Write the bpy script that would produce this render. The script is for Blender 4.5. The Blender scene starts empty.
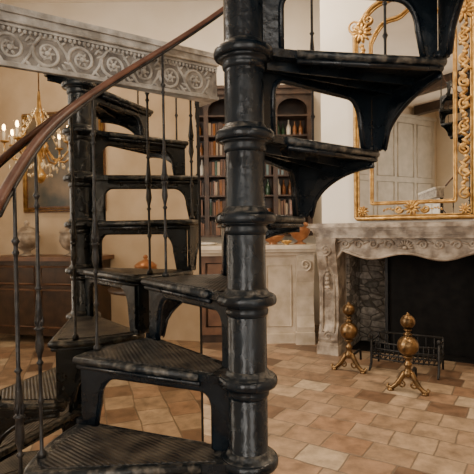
import bpy, math, random
from mathutils import Matrix, Vector
random.seed(7)
pi=math.pi
def rad(d): return d*pi/180
# ---------------------------------------------------------------- materials
def mat(name,c1,c2=None,rough=0.5,metal=0.0,scale=8,bump=0.0,bscale=None,detail=6,lo=0.35,hi=0.65,rough2=None,spec=None,coat=0,wear=None):
    m=bpy.data.materials.new(name); m.use_nodes=True
    nt=m.node_tree; N=nt.nodes; L=nt.links
    b=N['Principled BSDF']
    b.inputs['Roughness'].default_value=rough; b.inputs['Metallic'].default_value=metal
    if coat: b.inputs['Coat Weight'].default_value=coat
    if spec is not None: b.inputs['Specular IOR Level'].default_value=spec
    b.inputs['Base Color'].default_value=(*c1,1)
    tc=N.new('ShaderNodeTexCoord')
    if c2:
        n=N.new('ShaderNodeTexNoise'); n.inputs['Scale'].default_value=scale; n.inputs['Detail'].default_value=detail
        L.new(tc.outputs['Object'],n.inputs['Vector'])
        r=N.new('ShaderNodeValToRGB'); r.color_ramp.elements[0].position=lo; r.color_ramp.elements[1].position=hi
        r.color_ramp.elements[0].color=(*c1,1); r.color_ramp.elements[1].color=(*c2,1)
        L.new(n.outputs['Fac'],r.inputs['Fac']); out=r.outputs['Color']
        if wear:
            wn=N.new('ShaderNodeTexNoise'); wn.inputs['Scale'].default_value=wear[1]; wn.inputs['Detail'].default_value=9; wn.inputs['Roughness'].default_value=0.7
            L.new(tc.outputs['Object'],wn.inputs['Vector'])
            wr=N.new('ShaderNodeMapRange'); wr.inputs['From Min'].default_value=wear[2]; wr.inputs['From Max'].default_value=wear[2]+0.05; L.new(wn.outputs['Fac'],wr.inputs['Value'])
            mx=N.new('ShaderNodeMix'); mx.data_type='RGBA'; L.new(wr.outputs[0],mx.inputs[0]); L.new(out,mx.inputs[6]); mx.inputs[7].default_value=(*wear[0],1)
            out=mx.outputs[2]
        L.new(out,b.inputs['Base Color'])
        if rough2 is not None:
            mr=N.new('ShaderNodeMapRange'); mr.inputs['From Min'].default_value=lo; mr.inputs['From Max'].default_value=hi
            mr.inputs['To Min'].default_value=rough; mr.inputs['To Max'].default_value=rough2
            L.new(n.outputs['Fac'],mr.inputs['Value']); L.new(mr.outputs['Result'],b.inputs['Roughness'])
    if bump:
        n2=N.new('ShaderNodeTexNoise'); n2.inputs['Scale'].default_value=bscale or scale*3; n2.inputs['Detail'].default_value=5
        L.new(tc.outputs['Object'],n2.inputs['Vector'])
        bp=N.new('ShaderNodeBump'); bp.inputs['Strength'].default_value=bump; bp.inputs['Distance'].default_value=0.01
        L.new(n2.outputs['Fac'],bp.inputs['Height']); L.new(bp.outputs['Normal'],b.inputs['Normal'])
    return m
def emis(name,c,s):
    m=bpy.data.materials.new(name); m.use_nodes=True
    b=m.node_tree.nodes['Principled BSDF']; b.inputs['Base Color'].default_value=(*c,1)
    b.inputs['Emission Color'].default_value=(*c,1); b.inputs['Emission Strength'].default_value=s
    return m
IRON=mat('painted_iron',(0.0025,0.0055,0.0095),(0.008,0.015,0.023),0.18,0.0,11,0.28,38,rough2=0.38,spec=0.45,wear=((0.07,0.066,0.058),34,0.655))
WORN=mat('worn_iron_edge',(0.009,0.014,0.019),(0.16,0.15,0.13),0.34,0.1,38,0.35,90,lo=0.48,hi=0.71)
BALU=mat('baluster_iron',(0.010,0.011,0.013),(0.05,0.048,0.046),0.34,0.4,30,0.2,80,wear=((0.13,0.12,0.105),70,0.62))
RAILW=mat('rail_wood',(0.085,0.033,0.022),(0.19,0.085,0.055),0.40,0,12,0.1,40)
PLASTER=mat('cream_plaster',(0.69,0.61,0.49),(0.75,0.68,0.57),0.85,0,2.2,0.08,30)
PLASTER2=mat('white_plaster',(0.78,0.73,0.64),(0.84,0.80,0.72),0.85,0,2.2,0.08,30)
WARMW=mat('tan_plaster',(0.48,0.37,0.25),(0.60,0.48,0.35),0.85,0,2.2,0.08,30)
CEILM=mat('ceiling_plaster',(0.74,0.68,0.59),(0.80,0.74,0.65),0.9,0,2)
GREYP=mat('grey_white_paint',(0.54,0.52,0.47),(0.66,0.64,0.59),0.6,0,5,0.1,30)
STONEBG=mat('lintel_ground_shade',(0.15,0.135,0.12),(0.36,0.335,0.30),0.9,0,22,0.5,60)  # crevice shade of the carving put into this darker, grimy ground colour
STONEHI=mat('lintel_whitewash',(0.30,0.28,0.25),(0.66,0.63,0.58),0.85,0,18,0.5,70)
MARB=mat('taupe_marble',(0.17,0.13,0.094),(0.46,0.385,0.30),0.5,0,8,0.7,28,detail=10,lo=0.40,hi=0.63)
GOLD=mat('gilt',(0.34,0.19,0.06),(0.66,0.42,0.15),0.36,0.8,16,0.4,60)
BRASS=mat('aged_brass',(0.07,0.043,0.021),(0.28,0.17,0.075),0.33,0.9,14,0.3,40)
BLACK=mat('black_iron',(0.008,0.008,0.008),(0.02,0.019,0.018),0.6,0.3,20,0.3,60)
SOOT=mat('soot',(0.004,0.004,0.004),(0.010,0.009,0.008),0.9,0,10,spec=0.2)
WOODD=mat('dark_wood',(0.022,0.011,0.006),(0.055,0.028,0.015),0.4,0,9,0.1,30)
WOODM=mat('brown_wood',(0.085,0.038,0.019),(0.16,0.078,0.04),0.42,0,6,0.1,30)
CREAMP=mat('cream_paint',(0.44,0.36,0.26),(0.58,0.49,0.38),0.55,0,8,0.15,30)
TOPST=mat('counter_stone',(0.54,0.45,0.33),(0.68,0.59,0.46),0.3,0,9)
COPPER=mat('copper_brown',(0.24,0.085,0.030),(0.40,0.18,0.07),0.32,0.4,8)
GLASSG=mat('bottle_green',(0.01,0.03,0.015),(0.02,0.05,0.02),0.1,0,5)
GLASSB=mat('bottle_amber',(0.12,0.045,0.012),(0.18,0.07,0.02),0.1,0,5)
PAPER=mat('book_linen',(0.20,0.15,0.10),(0.30,0.23,0.16),0.7,0,5)
CERAM=mat('white_ceramic',(0.45,0.41,0.34),(0.55,0.5,0.42),0.25,0,5)
SHADE=emis('candle_flame',(1.0,0.64,0.26),40)
CANDLE=mat('candle_wax',(0.85,0.78,0.62),(0.88,0.82,0.68),0.5,0,5)
CRYS=mat('crystal',(0.70,0.55,0.32),(0.9,0.8,0.6),0.1,0.5,30)
PAINT=mat('oil_painting',(0.03,0.035,0.03),(0.20,0.14,0.08),0.35,0,3,detail=8)
MIRG=bpy.data.materials.new('mirror_glass'); MIRG.use_nodes=True
_b=MIRG.node_tree.nodes['Principled BSDF']; _b.inputs['Metallic'].default_value=1; _b.inputs['Roughness'].default_value=0.012
_b.inputs['Base Color'].default_value=(0.78,0.73,0.65,1)
def treadmat():
    m=bpy.data.materials.new('ribbed_tread'); m.use_nodes=True
    N=m.node_tree.nodes; L=m.node_tree.links; b=N['Principled BSDF']
    tc=N.new('ShaderNodeTexCoord')
    n=N.new('ShaderNodeTexNoise'); n.inputs['Scale'].default_value=13; n.inputs['Detail'].default_value=8
    L.new(tc.outputs['Object'],n.inputs['Vector'])
    w=N.new('ShaderNodeTexWave'); w.inputs['Scale'].default_value=38; w.bands_direction='DIAGONAL'; w.inputs['Distortion'].default_value=0.6
    L.new(tc.outputs['Object'],w.inputs['Vector'])
    r=N.new('ShaderNodeValToRGB'); r.color_ramp.elements[0].position=0.40; r.color_ramp.elements[1].position=0.66
    r.color_ramp.elements[0].color=(0.012,0.015,0.019,1); r.color_ramp.elements[1].color=(0.13,0.115,0.094,1)
    L.new(n.outputs['Fac'],r.inputs['Fac']); 
    mx=N.new('ShaderNodeMix'); mx.data_type='RGBA'; mx.blend_type='MULTIPLY'; mx.inputs[0].default_value=0.4
    L.new(r.outputs['Color'],mx.inputs[6]); L.new(w.outputs['Color'],mx.inputs[7])
    L.new(mx.outputs[2],b.inputs['Base Color'])
    b.inputs['Roughness'].default_value=0.42
    bp=N.new('ShaderNodeBump'); bp.inputs['Strength'].default_value=0.6; bp.inputs['Distance'].default_value=0.003
    L.new(w.outputs['Fac'],bp.inputs['Height']); L.new(bp.outputs['Normal'],b.inputs['Normal'])
    return m
TREAD=treadmat()
def tilemat():
    m=bpy.data.materials.new('terracotta_tiles'); m.use_nodes=True
    N=m.node_tree.nodes; L=m.node_tree.links; b=N['Principled BSDF']
    def math_(op,a,b_=None,c=None):
        x=N.new('ShaderNodeMath'); x.operation=op
        for i,v in enumerate((a,b_,c)):
            if v is None: continue
            if isinstance(v,(int,float)): x.inputs[i].default_value=v
            else: L.new(v,x.inputs[i])
        return x.outputs[0]
    TW,TH=0.27,0.23
    tc=N.new('ShaderNodeTexCoord'); mp=N.new('ShaderNodeMapping'); mp.inputs['Rotation'].default_value=(0,0,rad(32))
    L.new(tc.outputs['Object'],mp.inputs['Vector'])
    wob=N.new('ShaderNodeTexNoise'); wob.inputs['Scale'].default_value=3.0; L.new(tc.outputs['Object'],wob.inputs['Vector'])
    ws=N.new('ShaderNodeVectorMath'); ws.operation='SCALE'; ws.inputs['Scale'].default_value=0.035; L.new(wob.outputs['Color'],ws.inputs[0])
    wa=N.new('ShaderNodeVectorMath'); wa.operation='ADD'; L.new(mp.outputs[0],wa.inputs[0]); L.new(ws.outputs[0],wa.inputs[1])
    s=N.new('ShaderNodeSeparateXYZ'); L.new(wa.outputs[0],s.inputs[0])
    y=math_('DIVIDE',s.outputs[1],TH); row=math_('FLOOR',y)
    wn=N.new('ShaderNodeTexWhiteNoise'); wn.noise_dimensions='1D'; L.new(row,wn.inputs['W'])
    x0=math_('DIVIDE',s.outputs[0],TW); x=math_('ADD',x0,math_('MULTIPLY',wn.outputs['Value'],1.0)); col=math_('FLOOR',x)
    cb=N.new('ShaderNodeCombineXYZ'); L.new(col,cb.inputs[0]); L.new(row,cb.inputs[1])
    w2=N.new('ShaderNodeTexWhiteNoise'); w2.noise_dimensions='2D'; L.new(cb.outputs[0],w2.inputs['Vector'])
    cr=N.new('ShaderNodeValToRGB'); els=cr.color_ramp.elements
    cols=[(0,(0.10,0.058,0.034)),(0.13,(0.18,0.108,0.064)),(0.30,(0.29,0.195,0.12)),(0.55,(0.37,0.27,0.175)),(0.74,(0.27,0.155,0.088)),(1,(0.44,0.34,0.23))]
    els[0].position=0; els[0].color=(*cols[0][1],1); els[1].position=1; els[1].color=(*cols[-1][1],1)
    for p,c in cols[1:-1]:
        e=els.new(p); e.color=(*c,1)
    L.new(w2.outputs['Value'],cr.inputs['Fac'])
    nz=N.new('ShaderNodeTexNoise'); nz.inputs['Scale'].default_value=8; nz.inputs['Detail'].default_value=10; nz.inputs['Roughness'].default_value=0.65; L.new(tc.outputs['Object'],nz.inputs['Vector'])
    mr=N.new('ShaderNodeMapRange'); mr.inputs['From Min'].default_value=0.3; mr.inputs['From Max'].default_value=0.7; mr.inputs['To Min'].default_value=0.5; mr.inputs['To Max'].default_value=1.3
    L.new(nz.outputs['Fac'],mr.inputs['Value'])
    vm=N.new('ShaderNodeVectorMath'); vm.operation='SCALE'; L.new(cr.outputs['Color'],vm.inputs[0]); L.new(mr.outputs[0],vm.inputs['Scale'])
    fx=math_('FRACT',x); fy=math_('FRACT',y)
    ex=math_('MULTIPLY',math_('MINIMUM',fx,math_('SUBTRACT',1,fx)),TW)
    ey=math_('MULTIPLY',math_('MINIMUM',fy,math_('SUBTRACT',1,fy)),TH)
    e=math_('MINIMUM',ex,ey); e2=math_('ADD',e,math_('MULTIPLY',math_('SUBTRACT',nz.outputs['Fac'],0.5),0.010))
    g=N.new('ShaderNodeMapRange'); g.inputs['From Min'].default_value=0.002; g.inputs['From Max'].default_value=0.008; L.new(e2,g.inputs['Value'])
    mx=N.new('ShaderNodeMix'); mx.data_type='RGBA'; L.new(g.outputs[0],mx.inputs[0]); mx.inputs[6].default_value=(0.15,0.11,0.073,1); L.new(vm.outputs[0],mx.inputs[7])
    L.new(mx.outputs[2],b.inputs['Base Color'])
    rr_=N.new('ShaderNodeMapRange'); rr_.inputs['To Min'].default_value=0.28; rr_.inputs['To Max'].default_value=0.55; L.new(nz.outputs['Fac'],rr_.inputs['Value']); L.new(rr_.outputs[0],b.inputs['Roughness'])
    bp=N.new('ShaderNodeBump'); bp.inputs['Strength'].default_value=0.5; bp.inputs['Distance'].default_value=0.006
    h=math_('ADD',g.outputs[0],math_('MULTIPLY',nz.outputs['Fac'],0.7)); L.new(h,bp.inputs['Height']); L.new(bp.outputs['Normal'],b.inputs['Normal'])
    return m
TILE=tilemat()
def rubblemat():
    m=bpy.data.materials.new('rubble_stone'); m.use_nodes=True
    N=m.node_tree.nodes; L=m.node_tree.links; b=N['Principled BSDF']
    tc=N.new('ShaderNodeTexCoord'); s=N.new('ShaderNodeSeparateXYZ'); L.new(tc.outputs['Object'],s.inputs[0])
    a=N.new('ShaderNodeMath'); a.operation='ADD'; L.new(s.outputs[0],a.inputs[0]); L.new(s.outputs[1],a.inputs[1])
    zz=N.new('ShaderNodeMath'); zz.operation='MULTIPLY'; zz.inputs[1].default_value=2.2; L.new(s.outputs[2],zz.inputs[0])
    c=N.new('ShaderNodeCombineXYZ'); L.new(a.outputs[0],c.inputs[0]); L.new(zz.outputs[0],c.inputs[1])
    v=N.new('ShaderNodeTexVoronoi'); v.feature='F1'; v.inputs['Scale'].default_value=6.5; L.new(c.outputs[0],v.inputs['Vector'])
    v2=N.new('ShaderNodeTexVoronoi'); v2.feature='DISTANCE_TO_EDGE'; v2.inputs['Scale'].default_value=6.5; L.new(c.outputs[0],v2.inputs['Vector'])
    sp=N.new('ShaderNodeSeparateColor'); L.new(v.outputs['Color'],sp.inputs[0])
    r=N.new('ShaderNodeValToRGB'); r.color_ramp.elements[0].color=(0.15,0.14,0.125,1); r.color_ramp.elements[1].color=(0.44,0.41,0.37,1)
    L.new(sp.outputs[0],r.inputs['Fac'])
    nz=N.new('ShaderNodeTexNoise'); nz.inputs['Scale'].default_value=22; nz.inputs['Detail'].default_value=8; L.new(tc.outputs['Object'],nz.inputs['Vector'])
    mr=N.new('ShaderNodeMapRange'); mr.inputs['From Min'].default_value=0.3; mr.inputs['From Max'].default_value=0.7; mr.inputs['To Min'].default_value=0.5; mr.inputs['To Max'].default_value=1.3; L.new(nz.outputs['Fac'],mr.inputs['Value'])
    vm=N.new('ShaderNodeVectorMath'); vm.operation='SCALE'; L.new(r.outputs['Color'],vm.inputs[0]); L.new(mr.outputs[0],vm.inputs['Scale'])
    g=N.new('ShaderNodeMapRange'); g.inputs['From Min'].default_value=0.0; g.inputs['From Max'].default_value=0.07; L.new(v2.outputs['Distance'],g.inputs['Value'])
    mx=N.new('ShaderNodeMix'); mx.data_type='RGBA'; L.new(g.outputs[0],mx.inputs[0]); mx.inputs[6].default_value=(0.12,0.108,0.092,1); L.new(vm.outputs[0],mx.inputs[7])
    L.new(mx.outputs[2],b.inputs['Base Color']); b.inputs['Roughness'].default_value=0.9
    h=N.new('ShaderNodeMath'); h.operation='ADD'; L.new(g.outputs[0],h.inputs[0]); L.new(nz.outputs['Fac'],h.inputs[1])
    bp=N.new('ShaderNodeBump'); bp.inputs['Distance'].default_value=0.02; bp.inputs['Strength'].default_value=0.8; L.new(h.outputs[0],bp.inputs['Height']); L.new(bp.outputs['Normal'],b.inputs['Normal'])
    return m
BRICK=rubblemat()
# ---------------------------------------------------------------- mesh builder
I4=Matrix.Identity(4)
class B:
    def __init__(s): s.v=[];s.f=[];s.m=[];s.sm=[];s.mats=[]
    def mi(s,m):
        if m not in s.mats: s.mats.append(m)
        return s.mats.index(m)
    def add(s,vs,fs,m,smooth=False,M=I4):
        o=len(s.v); s.v+= [tuple(M@Vector(p)) for p in vs]; k=s.mi(m)
        for f in fs: s.f.append([o+i for i in f]); s.m.append(k); s.sm.append(smooth)
    def box(s,x0,x1,y0,y1,z0,z1,m,M=I4):
        vs=[(x,y,z) for z in(z0,z1) for y in(y0,y1) for x in(x0,x1)]
        s.add(vs,[(0,2,3,1),(4,5,7,6),(0,1,5,4),(2,6,7,3),(0,4,6,2),(1,3,7,5)],m,False,M)
    def prism(s,poly,h0,h1,m,M=I4,smooth=False,topm=None):
        n=len(poly); a=sum(poly[i][0]*poly[(i+1)%n][1]-poly[(i+1)%n][0]*poly[i][1] for i in range(n))
        if a<0: poly=poly[::-1]
        vs=[(p[0],p[1],h0) for p in poly]+[(p[0],p[1],h1) for p in poly]
        s.add(vs,[tuple(range(n-1,-1,-1))],m,False,M)
        s.add(vs,[tuple(range(n,2*n))],topm or m,False,M)
        s.add(vs,[(i,(i+1)%n,n+(i+1)%n,n+i) for i in range(n)],m,smooth,M)
    def lathe(s,prof,m,M=I4,seg=20,smooth=True):
        vs=[];n=len(prof)
        for r,z in prof:
            for j in range(seg):
                a=2*pi*j/seg; vs.append((r*math.cos(a),r*math.sin(a),z))
        fs=[]
        for i in range(n-1):
            for j in range(seg):
                k=(j+1)%seg; fs.append((i*seg+j,i*seg+k,(i+1)*seg+k,(i+1)*seg+j))
        if prof[0][0]>1e-4: fs.append(tuple(range(seg-1,-1,-1)))
        if prof[-1][0]>1e-4: fs.append(tuple((n-1)*seg+j for j in range(seg)))
        s.add(vs,fs,m,smooth,M)
    def ell(s,c,r,m,M=I4,seg=12,rings=7,R=None):
        if isinstance(r,(int,float)): r=(r,r,r)
        prof=[(max(1e-5,math.sin(pi*i/rings)),-math.cos(pi*i/rings)) for i in range(rings+1)]
        T=M@Matrix.Translation(c)@(R or I4)@Matrix.Diagonal((r[0],r[1],r[2],1))
        s.lathe(prof,m,T,seg)
    def tube(s,pts,r,m,M=I4,seg=8,closed=False,flat=1.0):
        P=[Vector(p) for p in pts]; n=len(P)
        rs=r if isinstance(r,list) else [r]*n
        def tan(i):
            if closed: return (P[(i+1)%n]-P[(i-1)%n]).normalized()
            return (P[min(i+1,n-1)]-P[max(i-1,0)]).normalized()
        t=tan(0); up=Vector((0,0,1)) if abs(t.z)<0.9 else Vector((0,1,0))
        nv=(up-t*up.dot(t)).normalized(); vs=[]
        for i in range(n):
            t=tan(i); nv=(nv-t*nv.dot(t)).normalized(); bv=t.cross(nv)
            for j in range(seg):
                a=2*pi*j/seg; vs.append(tuple(P[i]+nv*math.cos(a)*rs[i]+bv*math.sin(a)*rs[i]*flat))
        fs=[]
        for i in range(n if closed else n-1):
            i2=(i+1)%n
            for j in range(seg):
                k=(j+1)%seg; fs.append((i*seg+j,i*seg+k,i2*seg+k,i2*seg+j))
        if not closed: fs.append(tuple(range(seg-1,-1,-1))); fs.append(tuple((n-1)*seg+j for j in range(seg)))
        s.add(vs,fs,m,True,M)
    def obj(s,name,M=I4,bevel=0,parent=None):
        me=bpy.data.meshes.new(name); me.from_pydata(s.v,[],s.f)
        for m in s.mats: me.materials.append(m)
        me.polygons.foreach_set('material_index',s.m); me.polygons.foreach_set('use_smooth',s.sm); me.update()
        o=bpy.data.objects.new(name,me); bpy.context.collection.objects.link(o)
        if parent: o.parent=parent
        o.matrix_local=M
        if bevel:
            b=o.modifiers.new('bevel','BEVEL'); b.width=bevel; b.segments=2; b.limit_method='ANGLE'; b.angle_limit=rad(42)
        return o
def spiral(cx,cz,r0,r1,a0,turns,n=22,y=0,sgn=1):
    return [(cx+(r0+(r1-r0)*i/n)*math.cos(a0+sgn*2*pi*turns*i/n),y,cz+(r0+(r1-r0)*i/n)*math.sin(a0+sgn*2*pi*turns*i/n)) for i in range(n+1)]
def empty(name,loc=(0,0,0)):
    e=bpy.data.objects.new(name,None); bpy.context.collection.objects.link(e); e.location=loc; return e
XZ=Matrix(((1,0,0,0),(0,0,1,0),(0,1,0,0),(0,0,0,1)))
YZ=Matrix(((0,0,1,0),(1,0,0,0),(0,1,0,0),(0,0,0,1)))
# ---------------------------------------------------------------- spiral staircase
CX,CY=0.022,1.17
STEP=29.5; R=0.53
stair=empty('spiral_staircase',(CX,CY,0))
def arc(r,a0,a1,n): return [(r*math.cos(rad(a0+(a1-a0)*i/n)),r*math.sin(rad(a0+(a1-a0)*i/n))) for i in range(n+1)]
b=B()
poly=[(0.03,0.045),(0.12,0.032)]+arc(R,2.2,-STEP-1,10)+[(0.12*math.cos(rad(-STEP)),0.12*math.sin(rad(-STEP))-0.02),(0.03,-0.05)]
b.prism(poly,-0.02,0.0,IRON,topm=WORN)
inner=[(0.085,0.024),(0.14,0.020)]+arc(R-0.03,0.6,-STEP+1.5,10)+[(0.13*math.cos(rad(-STEP)),0.13*math.sin(rad(-STEP))+0.004),(0.085,-0.035)]
b.prism(inner,0.0,0.0025,TREAD)
b.tube([(x,y,-0.010) for x,y in poly[1:-1]],0.0115,WORN,seg=8)
b.tube([(x*0.985,y*0.985-0.002,-0.028) for x,y in poly[1:-1]],0.007,IRON,seg=6)
rp=[(0.045,-0.2),(0.045,-0.018),(0.515,-0.018),(0.515,-0.2),(0.475,-0.2)]
for i in range(9):
    a=pi/2*i/8; rp.append((0.40+0.06*math.cos(a),-0.125+0.075*math.sin(a)))
for i in range(7):
    a=pi/2+pi/2*i/6; rp.append((0.135+0.04*math.cos(a),-0.095+0.045*math.sin(a)))
rp+=[(0.095,-0.2)]
TR=Matrix.Translation((0,0.004,0))@XZ
b.prism(rp,-0.006,0.006,IRON,TR)
b.tube([(x,-0.001,z) for x,z in rp[4:]],0.008,IRON,seg=6)
n=16; vs=[];fs=[]
for k,rr in enumerate((R-0.012,R-0.002)):
    for i in range(n+1):
        t=i/n; a=rad(-STEP*t); t0=0.16
        zz=-0.2 if t<t0 else -0.2+0.155*math.sqrt(max(0,1-((1-t)/(1-t0))**2))
        vs+= [(rr*math.cos(a),rr*math.sin(a),-0.015),(rr*math.cos(a),rr*math.sin(a),zz)]
o=2*(n+1)
for i in range(n):
    fs+= [(2*i,2*i+2,2*i+3,2*i+1),(o+2*i,o+2*i+1,o+2*i+3,o+2*i+2),(2*i+1,2*i+3,o+2*i+3,o+2*i+1)]
fs+=[(0,1,o+1,o)]
b.add(vs,fs,IRON)
ed=[]
for i in range(n+1):
    t=0.16+0.84*i/n; a=rad(-STEP*t); ed.append(((R-0.006)*math.cos(a),(R-0.006)*math.sin(a),-0.2+0.155*math.sqrt(max(0,1-((1-t)/0.84)**2))))
b.tube([((R-0.006)*math.cos(rad(-STEP*.16)),(R-0.006)*math.sin(rad(-STEP*.16)),-0.2)]+ed,0.008,IRON,seg=6)
b.box(R-0.03,R+0.008,-0.02,0.012,-0.2,-0.185,IRON)
b.lathe([(0.008,-0.23),(0.008,-0.2),(0.012,-0.2),(0.012,-0.19)],WORN,Matrix.Translation((R-0.02,-0.01,0)),8)
for a in (-9,-19):
    Mr=Matrix.Rotation(rad(a),4,'Z'); b.box(0.06,R-0.02,-0.004,0.004,-0.042,-0.018,IRON,Mr)
# hub collar
b.lathe([(0.0485,-0.052),(0.0525,-0.046),(0.0535,-0.038),(0.050,-0.032),(0.054,-0.028),(0.064,-0.024)],IRON,seg=40)
b.lathe([(0.058,-0.0245),(0.0705,-0.023),(0.0735,-0.018),(0.074,-0.010),(0.072,-0.003),(0.068,0.001)],IRON,seg=40)
b.lathe([(0.071,-0.002),(0.064,0.003),(0.058,0.004),(0.055,0.008),(0.052,0.014),(0.0475,0.018)],WORN,seg=40)
stepmesh=b.obj('step_1',parent=stair)
me_step=stepmesh.data
bpy.data.objects.remove(stepmesh)
zs=[]
k=0
for nidx in range(-5,16):
    z=1.2+0.2*nidx; az=127-STEP*nidx; k+=1
    o=bpy.data.objects.new('step_%d'%k,me_step); bpy.context.collection.objects.link(o); o.parent=stair
    o.matrix_local=Matrix.Translation((0,0,z))@Matrix.Rotation(rad(az),4,'Z')
    zs.append((nidx,z,az))
b=B(); b.lathe([(0.075,0.0),(0.075,0.02),(0.0485,0.035),(0.0485,4.46),(0.07,4.47),(0.07,4.497)],IRON,seg=40)
b.obj('newel_column',parent=stair)
def bal_profile(h):
    p=[(0.011,0.0),(0.011,0.012),(0.005,0.018),(0.0042,0.10)]
    def knob(z,r,hh): return [(0.0045,z-hh),(r*0.6,z-hh*0.6),(r,z),(r*0.6,z+hh*0.6),(0.0045,z+hh)]
    p+=knob(0.14,0.009,0.012)
    c=h*0.42
    p+=knob(c-0.085,0.009,0.008)
    p+=[(0.0055,c-0.07),(0.011,c-0.045),(0.0085,c-0.02)]
    p+=knob(c,0.013,0.008)[1:]
    p+=[(0.010,c+0.025),(0.007,c+0.06),(0.0052,c+0.085)]
    p+=knob(c+0.10,0.009,0.008)
    p+=knob(h-0.14,0.008,0.010)+knob(h-0.115,0.0095,0.010)
    p+=[(0.0042,h-0.06),(0.0042,h)]
    return p
rr=0.515
def railz(a): return 1.2+0.2*(121-a)/STEP+0.77
for i,(nidx,z,az) in enumerate(zs):
    if nidx<-3: continue
    aa_=az-6 if nidx>-3 else 196
    r_=rr if nidx>-3 else 0.522
    a=rad(aa_); h=railz(aa_)-0.005-z
    if z+h>4.45: continue
    b=B()
    b.lathe(bal_profile(h),BALU,seg=10)
    for q in range(4):
        aa=q*pi/2; b.ell((0.008*math.cos(aa),0.008*math.sin(aa),h*0.42+0.018),(0.004,0.004,0.014),BALU,seg=6,rings=4)
        b.ell((0.007*math.cos(aa+.7),0.007*math.sin(aa+.7),h*0.42-0.045),(0.004,0.004,0.016),BALU,seg=6,rings=4)
    b.obj('baluster_%d'%(i+1),Matrix.Translation((r_*math.cos(a),r_*math.sin(a),z+0.001)),parent=stair)
pts=[]
a=204.0
while a>-300:
    z=railz(a)
    if z>4.3: break
    r_=0.522+(0.03*((a-180)/24)**2 if a>180 else 0)
    pts.append((r_*math.cos(rad(a)),r_*math.sin(rad(a)),z)); a-=3
b=B(); b.tube(pts,0.0108,RAILW,seg=12)
b.ell(pts[0],0.0112,RAILW); b.obj('handrail',parent=stair)
b=B(); b.tube([(x*0.985,y*0.985,z-0.012) for x,y,z in pts],0.005,BALU,seg=6); b.obj('rail_flat',parent=stair)

# ---------------------------------------------------------------- standing mirror with carved lintel
ang=math.atan2(0.613,0.79)
ML=Matrix.Translation((-0.3275,1.62,0))@Matrix.Rotation(ang,4,'Z')
b=B()
b.box(-0.75,0.235,0,0.006,0.03,1.835,MIRG,ML)
b.box(-0.75,0.235,0.006,0.04,0.0,1.835,GREYP,ML)
b.box(0.235,0.243,-0.002,0.04,0.0,1.835,BLACK,ML); b.box(-0.76,-0.75,-0.002,0.04,0.0,1.835,WOODD,ML); b.box(-0.75,0.235,-0.003,0.006,0,0.03,WOODD,ML)
for x0 in (-0.72,-0.23):
    for z0,z1 in ((0.15,0.85),(0.95,1.75)):
        P=[(x0,.042,z0),(x0+.42,.042,z0),(x0+.42,.042,z1),(x0,.042,z1)]; b.tube(P,0.008,GREYP,ML,closed=True,seg=6)
b.obj('standing_mirror')
b=B()
TL=ML@Matrix.Translation((-0.25,0,0))@Matrix.Rotation(rad(-1.3),4,'Y')@Matrix.Translation((0.25,0,0))
z0=1.837
LX0,LX1=-0.85,0.37
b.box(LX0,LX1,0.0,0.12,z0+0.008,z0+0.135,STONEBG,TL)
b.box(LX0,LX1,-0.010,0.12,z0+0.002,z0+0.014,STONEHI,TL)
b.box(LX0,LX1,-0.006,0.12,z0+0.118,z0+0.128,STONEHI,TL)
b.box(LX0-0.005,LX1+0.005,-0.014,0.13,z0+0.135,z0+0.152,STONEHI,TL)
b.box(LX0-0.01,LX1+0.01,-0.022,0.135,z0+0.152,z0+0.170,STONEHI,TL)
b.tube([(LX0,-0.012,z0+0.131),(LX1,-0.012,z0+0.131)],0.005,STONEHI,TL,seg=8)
x=LX0+0.01
while x<LX1:
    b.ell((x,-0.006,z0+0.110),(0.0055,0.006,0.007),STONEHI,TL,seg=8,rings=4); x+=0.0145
x=LX0+0.07; i=0; zc=z0+0.060; pitch=0.105
while x<LX1-0.03:
    s=1 if i%2==0 else -1
    a0=rad(200) if s>0 else rad(160)
    sp=spiral(x,zc,0.044,0.006,a0,1.7,34,0.0005,-s)
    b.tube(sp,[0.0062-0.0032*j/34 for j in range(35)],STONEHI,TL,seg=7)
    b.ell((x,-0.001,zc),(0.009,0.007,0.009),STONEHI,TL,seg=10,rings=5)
    for q in range(6):
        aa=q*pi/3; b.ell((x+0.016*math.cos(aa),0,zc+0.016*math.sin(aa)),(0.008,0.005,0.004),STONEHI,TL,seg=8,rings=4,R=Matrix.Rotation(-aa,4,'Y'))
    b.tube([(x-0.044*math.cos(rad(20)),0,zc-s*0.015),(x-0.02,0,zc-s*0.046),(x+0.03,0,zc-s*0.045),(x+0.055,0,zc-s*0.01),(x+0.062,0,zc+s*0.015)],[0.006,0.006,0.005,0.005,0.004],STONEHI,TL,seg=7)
    for q,(dx,dz,an,ll) in enumerate([(0.052,0.036,50,0.018),(0.046,-0.036,-40,0.015),(0.060,0.020,20,0.014),(-0.03,0.045,120,0.014),(0.012,0.050,80,0.011),(0.035,0.044,60,0.012),(-0.045,-0.036,200,0.013)]):
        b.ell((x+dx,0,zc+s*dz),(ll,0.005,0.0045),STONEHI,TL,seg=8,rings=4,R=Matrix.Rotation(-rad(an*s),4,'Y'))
    x+=pitch; i+=1
b.obj('carved_lintel')

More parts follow.
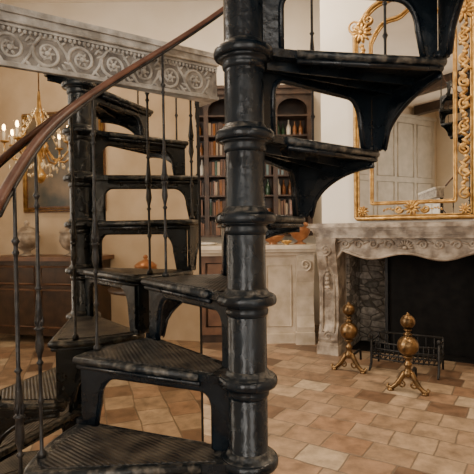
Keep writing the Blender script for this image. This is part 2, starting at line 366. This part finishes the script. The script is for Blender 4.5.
# ---------------------------------------------------------------- room
X0,X1,Y0,Y1,H=-3.5,3.6,-2.5,6.6,4.5
b=B(); b.box(X0-.2,X1+.2,Y0-.2,Y1+.2,-0.1,0.0,TILE); b.obj('floor')
b=B(); b.box(X0-.2,X1+.2,Y0-.2,Y1+.2,H,H+0.1,CEILM); b.obj('ceiling')
b=B(); b.box(X0-.2,X1+.2,Y1,Y1+.2,0,H,PLASTER); b.obj('wall_back')
b=B(); b.box(X1,X1+.2,Y0,Y1,0,H,WARMW); b.obj('wall_right')
wins=[(-2.0,-0.7),(0.7,2.0)]; wz=(0.8,3.6)  # unseen windows, put in to carry the area lights
b=B()
xs=[X0-.2,wins[0][0],wins[0][1],wins[1][0],wins[1][1],X1+.2]
for i in (0,2,4): b.box(xs[i],xs[i+1],Y0-.2,Y0,0,H,PLASTER)
for w in wins: b.box(w[0],w[1],Y0-.2,Y0,0,wz[0],PLASTER); b.box(w[0],w[1],Y0-.2,Y0,wz[1],H,PLASTER)
b.obj('wall_front')
b=B(); wy=(1.6,3.4)
b.box(X0-.2,X0,Y0,wy[0],0,H,PLASTER); b.box(X0-.2,X0,wy[1],Y1,0,H,PLASTER); b.box(X0-.2,X0,*wy,0,wz[0],PLASTER); b.box(X0-.2,X0,*wy,wz[1],H,PLASTER)
b.obj('wall_left')
def window(name,M,w,z0,z1):
    b=B()
    for x in (0,w/2-0.03,w-0.06): b.box(x,x+0.06,-0.1,-0.04,z0,z1,GREYP,M)
    for i in range(5):
        z=z0+(z1-z0-0.05)*i/4; b.box(0,w,-0.095,-0.045,z,z+0.05,GREYP,M)
    b.box(-0.08,w+0.08,-0.02,0.10,z0-0.05,z0,GREYP,M)
    b.obj(name)
for i,w in enumerate(wins): window('window_%d'%(i+1),Matrix.Translation((w[0],Y0,0)),w[1]-w[0],*wz)
window('window_3',Matrix.Translation((X0,wy[1],0))@Matrix.Rotation(rad(-90),4,'Z'),wy[1]-wy[0],*wz)
b=B()
b.box(X0,X0+0.03,-2.4,0.6,0,4.2,GREYP)
for i in range(4):
    y=-2.35+i*0.74
    for z0_,z1_ in ((0.15,0.95),(1.1,2.5),(2.65,4.05)):
        b.tube([(X0+.03,y+.06,z0_),(X0+.03,y+.66,z0_),(X0+.03,y+.66,z1_),(X0+.03,y+.06,z1_)],0.022,GREYP,closed=True,seg=6)
b.box(X0,X0+.09,-2.42,0.62,4.2,4.28,GREYP)
b.obj('wall_panelling')

# ---------------------------------------------------------------- chimney + mantel
F=Matrix.Translation((0.87,5.1,0))@Matrix.Rotation(rad(-30),4,'Z')
OL,OR,OT=0.23,1.57,1.15
b=B()
b.box(-0.06,OL-0.02,0.3,1.62,0,H,PLASTER2); b.box(OR+0.02,3.3,0.3,0.5,0,H,PLASTER2); b.box(OL-0.02,OR+0.02,0.3,0.5,OT,H,PLASTER2)
b.box(OL-0.015,OL+0.02,0.31,0.95,0.001,1.3,BRICK); b.box(OR-0.02,OR+0.015,0.31,0.95,0.001,1.3,BRICK)
b.box(OL-0.015,OR+0.015,0.72,0.98,0.001,1.3,BRICK); b.box(OL-0.015,OR+0.015,0.51,0.98,1.3,1.36,SOOT)
b.box(OL+0.021,OR-0.021,0.31,0.9,0.0005,0.012,SOOT)
b.box(0.62,OR-0.03,0.50,0.71,0.013,1.10,SOOT)
b.box(0.60,0.63,0.46,0.50,0.013,1.10,BLACK); b.box(0.60,OR-0.03,0.46,0.50,1.06,1.10,BLACK)
b.obj('wall_chimney',F)
W=1.8
def outline(off,y1=0.3,amp=1.0):
    pts=[]
    N_=48
    x0=-0.02-off; x1=W+0.02+off
    for i in range(N_+1):
        t=i/N_; x=x0+(x1-x0)*t
        u=min(t,1-t)*2
        y=-off-amp*0.05*(0.5-0.5*math.cos(2*pi*t*2))*(0.6) - amp*0.05*(0.5-0.5*math.cos(2*pi*t))
        if u<0.14: y+= 0.05*(1-u/0.14)**2
        pts.append((x,y))
    return pts+[(x1,y1-0.002),(x0,y1-0.002)]
b=B()
T0=1.40
for off,za,zb in [(0.080,T0-0.026,T0),(0.092,T0-0.044,T0-0.026),(0.076,T0-0.056,T0-0.044),(0.062,T0-0.076,T0-0.056),(0.046,T0-0.096,T0-0.076),(0.030,T0-0.118,T0-0.096),(0.018,T0-0.140,T0-0.118),(0.03,T0-0.154,T0-0.140)]:
    b.prism(outline(off),za,zb,MARB,smooth=True)
fr=[(0,1.25),(W,1.25),(W,1.02)]
for i in range(41):
    t=i/40; x=W-0.2-(W-0.4)*t; s=abs(t-0.5)*2
    z=1.09+0.035*math.cos(s*pi*2)-(0.10 if s>0.9 else 0)*((s-0.9)/0.1)-0.03*(1-s)
    fr.append((x,z))
fr+=[(0,1.02)]
b.prism(fr,0.0,0.10,MARB,XZ)
b.tube([(x,-0.004,z) for x,z in fr[3:-1]],0.016,MARB,seg=8)
for sgn in (-1,1):
    c=W/2
    for j,(dx,r0,tz) in enumerate([(0.16,0.05,1.18),(0.31,0.045,1.185),(0.46,0.05,1.18),(0.60,0.045,1.185)]):
        b.tube(spiral(c+sgn*dx,tz,r0,0.008,rad(180 if sgn>0 else 0),1.4,24,-0.006,sgn*(1 if j%2 else -1)),[0.014-0.007*q/24 for q in range(25)],MARB,seg=6)
        b.ell((c+sgn*(dx+0.07),-0.003,tz+0.02),(0.035,0.016,0.013),MARB,R=Matrix.Rotation(rad(sgn*20),4,'Y'))
for q in range(9):
    a=rad(180*q/8); b.ell((W/2+0.05*math.cos(a),-0.01,1.15+0.05*math.sin(a)),(0.032,0.014,0.010),MARB,R=Matrix.Rotation(-a,4,'Y'))
b.ell((W/2,-0.02,1.15),(0.025,0.02,0.02),MARB)
for xj in (0.0,W-0.21):
    b.box(xj-0.015,xj+0.225,-0.03,0.298,0,0.10,MARB); b.box(xj-0.005,xj+0.215,-0.015,0.298,0.10,0.13,MARB)
    prof=[(0.298,0.13),(0.0,0.13),(-0.012,0.16),(-0.005,0.22),(0.03,0.32),(0.04,0.5),(0.035,0.7),(0.01,0.9),(-0.03,1.02),(-0.055,1.12),(-0.06,1.2),(-0.04,1.245),(0.298,1.245)]
    b.prism([(p[0],p[1]) for p in prof],xj+0.0,xj+0.21,MARB,YZ,smooth=False)
    P=[(xj+0.04,0.0,0.24),(xj+0.17,0.0,0.24),(xj+0.17,0.032,0.5),(xj+0.165,0.02,0.82),(xj+0.105,-0.005,0.93),(xj+0.045,0.02,0.82),(xj+0.04,0.032,0.5)]
    b.tube(P,0.009,MARB,closed=True,seg=6)
    b.tube([(xj+0.105,-0.0,0.95)]+[(x,-0.055,z) for x,_,z in spiral(xj+0.105,1.12,0.06,0.008,rad(-90),1.6,24)],0.011,MARB,seg=7)
    for q in range(5): b.ell((xj+0.105,-0.012+0.0*q,0.90-q*0.045),(0.02+0.003*q,0.012,0.02),MARB)
    b.tube(spiral(xj+0.105,0.2,0.05,0.008,rad(90),1.5,20,-0.008),0.009,MARB,seg=6)
b.obj('stone_fireplace_mantel',F,bevel=0.003)

# gilt trumeau mirror
b=B()
def frame_path(x0,x1,z0,z1,rise):
    P=[(x0,z0),(x0,(z0+z1)/2),(x0,z1)]
    for i in range(1,20):
        t=i/20; P.append((x0+(x1-x0)*t,z1+rise*math.sin(pi*t)+ (0.05*math.sin(pi*t*4) if rise else 0)*(1 if t<.5 else -1)))
    P+=[(x1,z1),(x1,(z0+z1)/2),(x1,z0)]
    return P
gx0,gx1,gz0,gz1=0.345,1.50,1.445,3.45
MG=0.165
def rail(path,y,r,m,flat=1.0):
    P=[]
    n=len(path)
    for i in range(n):
        p,q=path[i],path[(i+1)%n]; L_=math.dist(p,q)
        if L_<1e-4: continue
        e=min(0.012,L_*0.3); t=e/L_
        P+= [(p[0]+(q[0]-p[0])*t,y,p[1]+(q[1]-p[1])*t),(q[0]-(q[0]-p[0])*t,y,q[1]-(q[1]-p[1])*t)]
    b.tube(P,r,m,closed=True,seg=8,flat=flat)
def beads(path,y,r,step,m):
    n=len(path)
    for i in range(n):
        p,q=path[i],path[(i+1)%n]; L_=math.dist(p,q); k=max(1,int(L_/step))
        for j in range(k):
            t=j/k; b.ell((p[0]+(q[0]-p[0])*t,y,p[1]+(q[1]-p[1])*t),r,m,seg=7,rings=4)
po=frame_path(gx0,gx1,gz0,gz1,0.38)
b.prism(po,0.262,0.298,GOLD,XZ)
b.prism(frame_path(gx0+0.02,gx1-0.02,gz0+0.02,gz1,0.36),0.255,0.2625,MIRG,XZ)
rail(po,0.245,0.022,GOLD); rail(frame_path(gx0+0.030,gx1-0.030,gz0+0.030,gz1-0.02,0.36),0.245,0.008,GOLD)
beads(frame_path(gx0,gx1,gz0,gz1,0.38),0.219,0.006,0.03,GOLD)
pin=frame_path(gx0+MG,gx1-MG,gz0+0.155,gz1-0.15,0.30)
rail(pin,0.245,0.014,GOLD); beads(pin,0.231,0.006,0.026,GOLD)
rail(frame_path(gx0+MG+.018,gx1-MG-.018,gz0+0.173,gz1-0.17,0.29),0.245,0.007,GOLD)
def leafcluster(cx,cz,s,a0=0,n=9):
    for q in range(n):
        a=a0+2*pi*q/n; b.ell((cx+0.6*s*math.cos(a),0.232,cz+0.6*s*math.sin(a)),(0.5*s,0.014,0.17*s),GOLD,seg=8,rings=5,R=Matrix.Rotation(-a,4,'Y'))
    b.ell((cx,0.222,cz),(0.28*s,0.02,0.28*s),GOLD)
def scroll(cx,cz,r,a0,sg): b.tube(spiral(cx,cz,r,0.006,a0,1.5,24,0.235,sg),[0.014-0.007*q/24 for q in range(25)],GOLD,seg=7)
for sx,xc in ((1,gx0+0.075),(-1,gx1-0.085)):
    leafcluster(xc,gz0+0.08,0.055); leafcluster(xc,gz1-0.02,0.10,0.3,11)
    scroll(xc-sx*0.07,gz1+0.06,0.07,rad(-90),-sx); scroll(xc+sx*0.08,gz1+0.10,0.06,rad(90),sx)
    zz=gz1-0.16; q=0
    while zz>gz0+0.2:
        if sx>0 and q>4: break
        w_=0.045+0.014*math.sin(q*0.7)
        b.ell((xc+0.016*math.sin(q*1.3),0.238,zz),(w_ if sx<0 else 0.026,0.016,0.018),GOLD,seg=8,rings=5,R=Matrix.Rotation(rad(40 if q%2 else -40),4,'Y'))
        if sx<0 and q%6==3: scroll(xc,zz,0.055,rad(90),1 if q%4 else -1)
        zz-=0.036; q+=1
leafcluster((gx0+gx1)/2,gz0+0.105,0.075,0,11); leafcluster((gx0+gx1)/2,gz1+0.42,0.16,0,13)
for sx in (-1,1):
    scroll((gx0+gx1)/2+sx*0.13,gz0+0.09,0.038,rad(180 if sx>0 else 0),sx); scroll((gx0+gx1)/2+sx*0.2,gz1+0.38,0.09,rad(90),sx)
    for q in range(4): b.ell(((gx0+gx1)/2+sx*(0.19+q*0.03),0.240,gz0+0.09+0.010*math.sin(q*1.2)),(0.017,0.010,0.008),GOLD,R=Matrix.Rotation(rad(sx*(20+q*15)),4,'Y'))
b.obj('gilt_trumeau_mirror',F)

# andirons
def andiron(name,x,y,rot,bar):
    M=Matrix.Translation((x,y,0))@Matrix.Rotation(rot,4,'Z')
    b=B()
    for s in (-1,1):
        b.tube([(0,0,0.17),(s*0.03,-0.005,0.15),(s*0.06,-0.01,0.10),(s*0.09,-0.015,0.055),(s*0.125,-0.02,0.025),(s*0.155,-0.02,0.022),(s*0.165,-0.02,0.04),(s*0.15,-0.02,0.052)],[0.026,0.026,0.022,0.020,0.019,0.016,0.012,0.008],BRASS,seg=10)
        b.lathe([(0.026,0),(0.03,0.008),(0.02,0.018),(0.012,0.022)],BRASS,Matrix.Translation((s*0.135,-0.02,0)),12)
        b.tube(spiral(s*0.05,0.06,0.03,0.006,rad(90),1.2,16,-0.012,s),0.008,BRASS,seg=6)
    b.lathe([(0.02,0.12),(0.04,0.14),(0.045,0.16),(0.03,0.18),(0.022,0.20),(0.032,0.22),(0.034,0.235),(0.018,0.25),(0.016,0.27),(0.04,0.285),(0.045,0.295),(0.025,0.305)],BRASS,seg=20)
    b.lathe([(0.02,0.30)]+[(0.086*math.sin(a)+0.0,0.382-0.084*math.cos(a)) for a in [0.3+i*(pi-0.6)/12 for i in range(13)]]+[(0.026,0.463),(0.036,0.470),(0.038,0.478),(0.024,0.487),(0.018,0.50),(0.032,0.508),(0.034,0.516),(0.020,0.523)],BRASS,seg=24)
    b.lathe([(0.012,0.523)]+[(0.060*math.sin(a),0.580-0.058*math.cos(a)) for a in [0.3+i*(pi-0.6)/10 for i in range(11)]]+[(0.014,0.637),(0.016,0.642),(0.008,0.65),(0.001,0.656)],BRASS,seg=20)
    b.tube([(0,0.02,0.13),(0,0.10,0.12),(0,bar-0.06,0.12),(0,bar-0.01,0.10),(0,bar,0.01)],0.012,BLACK,seg=8)
    b.obj(name,M)
andiron('andiron',1.045,4.46,rad(-30),0.40)
andiron('andiron.001',1.39,3.87,rad(-30),0.36)
# fire grate
b=B()
gw,gd=0.60,0.28
for z in (0.11,0.15,0.20,0.26):
    b.tube([(0,gd,z),(0,0,z),(gw/2,-0.04,z),(gw,0,z),(gw,gd,z)],0.008,BLACK,seg=6)
b.tube([(0,gd,0.11),(gw,gd,0.11)],0.008,BLACK,seg=6)
for i in range(15):
    x=gw*i/14; yy=-0.04*(1-abs(i-7)/7); b.tube([(x,yy,0.10),(x,yy,0.27)],0.005,BLACK,seg=5); b.tube([(x,yy,0.11),(x,gd,0.11)],0.006,BLACK,seg=5)
for x in (0,gw):
    b.tube([(x,0,0.30),(x,0,0.15),(x,-0.01,0.06),(x,-0.05,0.02),(x,-0.08,0.008)],[0.012,0.012,0.012,0.012,0.008],BLACK,seg=8)
    b.ell((x,0,0.315),(0.02,0.02,0.024),BLACK); b.tube([(x,gd,0.30),(x,gd,0.0)],0.01,BLACK,seg=6)
b.tube([(0,gd,0.30),(gw,gd,0.30)],0.01,BLACK,seg=6)
for i in range(9): b.tube([(gw*i/8,gd,0.11),(gw*i/8,gd,0.30)],0.005,BLACK,seg=5)
b.obj('fire_grate',F@Matrix.Translation((0.64,-0.30,0.001)))

# ---------------------------------------------------------------- bar counter
b=B()
cy=5.55
b.box(-2.6,0.89,cy+0.05,6.2,0.10,1.06,WOODM); b.box(-2.55,0.86,cy+0.09,6.15,0,0.10,WOODD)
b.box(-2.7,0.93,cy-0.12,6.28,1.115,1.16,TOPST); b.box(-2.68,0.92,cy-0.08,6.25,1.08,1.115,TOPST); b.box(-2.66,0.91,cy-0.03,6.25,1.04,1.08,CREAMP)
x=-2.5
while x<0.1:
    b.tube([(x+.05,cy+.045,.2),(x+.45,cy+.045,.2),(x+.45,cy+.045,.95),(x+.05,cy+.045,.95)],0.014,WOODD,closed=True,seg=6); x+=0.52
b.box(0.28,0.89,cy+0.03,cy+0.06,0.0,1.04,CREAMP)
for xp,wd in ((0.69,0.20),):
    prof=[(cy+0.04,0.14),(cy-0.05,0.14),(cy-0.06,0.2),(cy-0.015,0.32),(cy+0.0,0.55),(cy-0.02,0.72),(cy-0.07,0.86),(cy-0.085,0.98),(cy-0.06,1.04),(cy+0.04,1.04)]
    b.prism(prof,xp,xp+wd,CREAMP,YZ); b.box(xp-.02,xp+wd,cy-0.08,cy+0.05,0,0.14,CREAMP)
    b.tube(spiral(xp+wd/2,0.93,0.07,0.01,rad(-90),1.5,20,cy-0.085),0.012,CREAMP,seg=6)
b.tube([(0.34,cy+.028,.2),(0.63,cy+.028,.2),(0.63,cy+.028,.92),(0.34,cy+.028,.92)],0.012,CREAMP,closed=True,seg=6)
b.box(0.28,0.67,cy+0.0,cy+0.05,0,0.11,CREAMP)
b.obj('bar_counter')
def jar(name,x,y,z,s,m,prof,seg=24):
    b=B(); b.lathe([(r*s,h*s) for r,h in prof],m,seg=seg); b.obj(name,Matrix.Translation((x,y,z)))
urn=[(0.35,0),(0.4,0.04),(0.2,0.12),(0.15,0.2),(0.45,0.4),(0.6,0.7),(0.62,0.9),(0.55,1.05),(0.6,1.1),(0.58,1.15),(0.4,1.3),(0.15,1.42),(0.08,1.48),(0.14,1.55),(0.1,1.65),(0.01,1.7)]
bowl=[(0.4,0),(0.42,0.05),(0.3,0.1),(0.7,0.3),(0.95,0.6),(1.0,0.75),(0.93,0.74),(0.85,0.6),(0.5,0.3),(0.01,0.25)]
jar('lidded_urn',0.76,5.72,1.161,0.20,COPPER,urn)
jar('copper_bowl',0.44,5.78,1.161,0.14,COPPER,bowl)
jar('copper_bowl.001',0.58,5.56,1.161,0.07,GOLD,bowl)
jar('white_plate_stack',-0.35,5.75,1.161,0.12,CERAM,[(0.6,0),(1,0.12),(1,0.2),(0.6,0.12),(0.9,0.3),(0.6,0.25),(0.01,0.25)])
jar('lidded_urn.001',-0.62,5.8,1.161,0.15,GOLD,urn)
# back bar bookcase
b=B()
sx0,sx1,sz0,sz1=-0.85,0.98,1.25,3.12; yb=6.598; yf=6.3
b.box(sx0,sx1,yb-0.02,yb,sz0,sz1,WOODD); b.box(sx0-.05,sx1+.05,yf-.04,yb,sz1,sz1+.07,WOODD); b.box(sx0-.08,sx1+.08,yf-.07,yb,sz1+.07,sz1+.11,WOODD)
nb=4; bw=(sx1-sx0)/nb; sh=0.265
for i in range(nb+1):
    x=sx0+bw*i; b.box(x-.03,x+.03,yf,yb,sz0,sz1,WOODD)
for j in range(7):
    z=sz0+ j*sh; b.box(sx0,sx1,yf+.01,yb,z,z+.022,WOODD)
for i in range(nb):
    x=sx0+bw*i; P=[(x+.02,sz1),(x+.02,sz1-.2)]
    for q in range(11):
        a=pi-pi*q/10; P.append((x+bw/2+(bw/2-.03)*math.cos(a),sz1-.2+.15*math.sin(a)))
    P+=[(x+bw-.02,sz1-.2),(x+bw-.02,sz1)]
    b.prism(P,yf-.01,yf+.015,WOODD,XZ)
bookcase=b.obj('bookcase')
b=B()
for j in range(6):
    for i in range(nb):
        x=sx0+bw*i+0.045; mode=random.random()
        while x<sx0+bw*(i+1)-0.05:
            z=sz0+j*sh+.0225
            if mode<0.6:
                hh=0.15+0.07*random.random(); ww=0.018+0.02*random.random()
                b.box(x-ww/2,x+ww/2,yf+.05,yf+.22,z,z+hh,random.choice([WOODM,WOODM,GLASSB,PAPER,WOODD,GLASSG,WOODD])); x+=ww+0.003
                continue
            t=random.random(); m=random.choice([GLASSG,GLASSB,CERAM,COPPER,GLASSB,BRASS,GLASSG])
            T=Matrix.Translation((x,yf+.12+random.random()*.05,z)); s=0.85+0.3*random.random()
            if t<.55: b.lathe([(0.028*s,0),(0.03*s,0.005),(0.03*s,0.11*s),(0.012,0.15*s),(0.011,0.19*s),(0.013,0.2*s)],m,T,10)
            else: b.lathe([(0.025,0),(0.04,0.02),(0.042,0.06),(0.03,0.085),(0.032,0.09)],m,T,10)
            x+=0.07+random.random()*.02
b.obj('shelf_bottles_and_books',parent=bookcase)

# ---------------------------------------------------------------- things seen in the standing mirror
def chandelier(name,x,y,z,s=1.0):
    e=empty(name,(x,y,z))
    b=B()
    b.tube([(0,0,0.45*s),(0,0,H-z-0.03)],0.006,BRASS,seg=6); b.lathe([(0.001,H-z-0.06),(0.05,H-z-0.04),(0.06,H-z-0.001)],BRASS,seg=12)
    b.lathe([(0.001,-0.32),(0.03,-0.3),(0.05,-0.25),(0.02,-0.2),(0.015,-0.1),(0.06,-0.05),(0.07,0.0),(0.03,0.06),(0.015,0.15),(0.04,0.25),(0.02,0.32),(0.01,0.45)],GOLD,Matrix.Scale(s,4),16)
    for k in range(8):
        M_=Matrix.Rotation(2*pi*k/8,4,'Z')@Matrix.Scale(s,4)
        b.tube([(0.05,0,-0.02),(0.12,0,-0.12),(0.2,0,-0.13),(0.27,0,-0.06),(0.27,0,0.0)],0.008,GOLD,M_,seg=6)
        b.lathe([(0.01,0),(0.035,0.01),(0.038,0.018),(0.012,0.02)],GOLD,M_@Matrix.Translation((0.27,0,0)),10)
        b.lathe([(0.01,0.02),(0.01,0.10)],CANDLE,M_@Matrix.Translation((0.27,0,0)),8)
        b.ell((0.27,0,0.125),(0.012,0.012,0.028),SHADE,M_,seg=8,rings=5)
        b.tube([(0.04,0,0.3),(0.11,0,0.18),(0.2,0,0.06),(0.27,0,0.0)],0.004,CRYS,M_,seg=5)
        for q in range(4): b.ell((0.08+0.05*q,0,-0.17-0.02*(q%2)),(0.009,0.009,0.022),CRYS,M_,seg=6,rings=4)
        for q in range(6): b.ell((0.05+0.036*q,0,0.28-0.045*q),(0.009,0.009,0.016),CRYS,M_,seg=6,rings=4)
        for q in range(5): b.ell((0.27-0.045*q,0,-0.05-0.05*q),(0.010,0.010,0.016),CRYS,M_,seg=6,rings=4)
    b.obj('arms_and_stem',parent=e)
    return e
chandelier('chandelier',1.65,-0.25,2.08,1.0)
b=B()
b.box(3.1,3.58,-2.1,-0.7,0.1,1.0,WOODD); b.box(3.06,3.595,-2.15,-0.65,1.0,1.05,WOODM)
for y in (-2.05,-1.38): 
    for z0_,z1_ in ((0.2,0.65),(0.72,0.93)): b.tube([(3.1,y+.03,z0_),(3.1,y+.6,z0_),(3.1,y+.6,z1_),(3.1,y+.03,z1_)],0.014,WOODM,closed=True,seg=6)
for x in (3.14,3.52):
    for y in (-2.05,-0.75): b.lathe([(0.02,0),(0.035,0.03),(0.025,0.1)],WOODD,Matrix.Translation((x,y,0)),10)
b.obj('sideboard')
jar('stone_urn',3.3,-1.7,1.051,0.26,MARB,urn); jar('stone_urn.001',3.3,-1.05,1.051,0.26,MARB,urn)
b=B()
MW=Matrix.Translation((3.598,-1.95,0))@Matrix.Rotation(rad(90),4,'Z')
b.box(0,1.2,0.0,0.03,1.6,2.9,WOODM,MW); b.box(0.08,1.12,0.03,0.035,1.68,2.82,PAINT,MW)
for k_ in (0.02,0.05): b.tube([(k_,0.035,1.6+k_),(1.2-k_,0.035,1.6+k_),(1.2-k_,0.035,2.9-k_),(k_,0.035,2.9-k_)],0.02,GOLD,MW,closed=True,seg=6)
b.obj('framed_painting')
b=B(); b.lathe([(0.25,0),(0.25,0.03),(0.08,0.08),(0.05,0.3),(0.08,0.5),(0.05,0.68),(0.3,0.72),(0.42,0.73),(0.43,0.76),(0.001,0.762)],WOODD,seg=28); b.obj('pedestal_table',Matrix.Translation((2.7,0.25,0)))
jar('lidded_urn.002',2.7,0.2,0.763,0.2,COPPER,urn)
for i,y in enumerate((-1.6,0.0)):
    b=B(); b.box(X0+0.1,X1-0.001,y-.1,y+.1,H-.22,H-0.001,WOODD); b.obj('ceiling_beam' if i==0 else 'ceiling_beam.%03d'%i)

# ---------------------------------------------------------------- lights
def area(name,loc,direction,sx,sy,e,col):
    l=bpy.data.lights.new(name,'AREA'); l.shape='RECTANGLE'; l.size=sx; l.size_y=sy; l.energy=e; l.color=col
    o=bpy.data.objects.new(name,l); bpy.context.collection.objects.link(o); o.location=loc
    o.rotation_euler=Vector(direction).to_track_quat('-Z','Y').to_euler(); return o
day=(1.0,0.93,0.84)  # area lights added at the unseen windows to light the room
area('window_fill_1',(-1.35,Y0-0.02,2.2),(0,1,-0.05),1.25,2.7,70,day)
area('window_fill_2',(1.35,Y0-0.02,2.2),(0,1,-0.05),1.25,2.7,45,day)
area('window_fill_3',(X0-0.02,2.5,2.2),(1,0,-0.05),1.7,2.7,185,day)
warm=(1,0.80,0.58)
for nm,x,y,e in (('ceiling_fill_bar',0.2,4.9,60),('ceiling_fill_hearth',2.0,2.6,65),('ceiling_fill_rear',-1.8,4.0,45),('ceiling_fill_entry',2.2,-0.9,40)):  # warm fill panels added at the ceiling, without lamp fixtures
    area(nm,(x,y,H-0.02),(0,0,-1),0.5,0.5,e,warm)
w=bpy.data.worlds.new('world'); bpy.context.scene.world=w; w.use_nodes=True
bg=w.node_tree.nodes['Background']; sky=w.node_tree.nodes.new('ShaderNodeTexSky'); sky.sky_type='HOSEK_WILKIE'; sky.sun_direction=(0.3,0.5,0.8)
w.node_tree.links.new(sky.outputs[0],bg.inputs[0]); bg.inputs[1].default_value=0.6
# ---------------------------------------------------------------- camera
c=bpy.data.cameras.new('camera'); c.sensor_width=36; c.lens=36; c.clip_start=0.02
co=bpy.data.objects.new('camera',c); bpy.context.collection.objects.link(co)
co.matrix_world=Matrix.Translation((0,0,1.365))@Matrix.Rotation(rad(90-1.09),4,'X')@Matrix.Rotation(rad(-0.75),4,'Z')
bpy.context.scene.camera=co
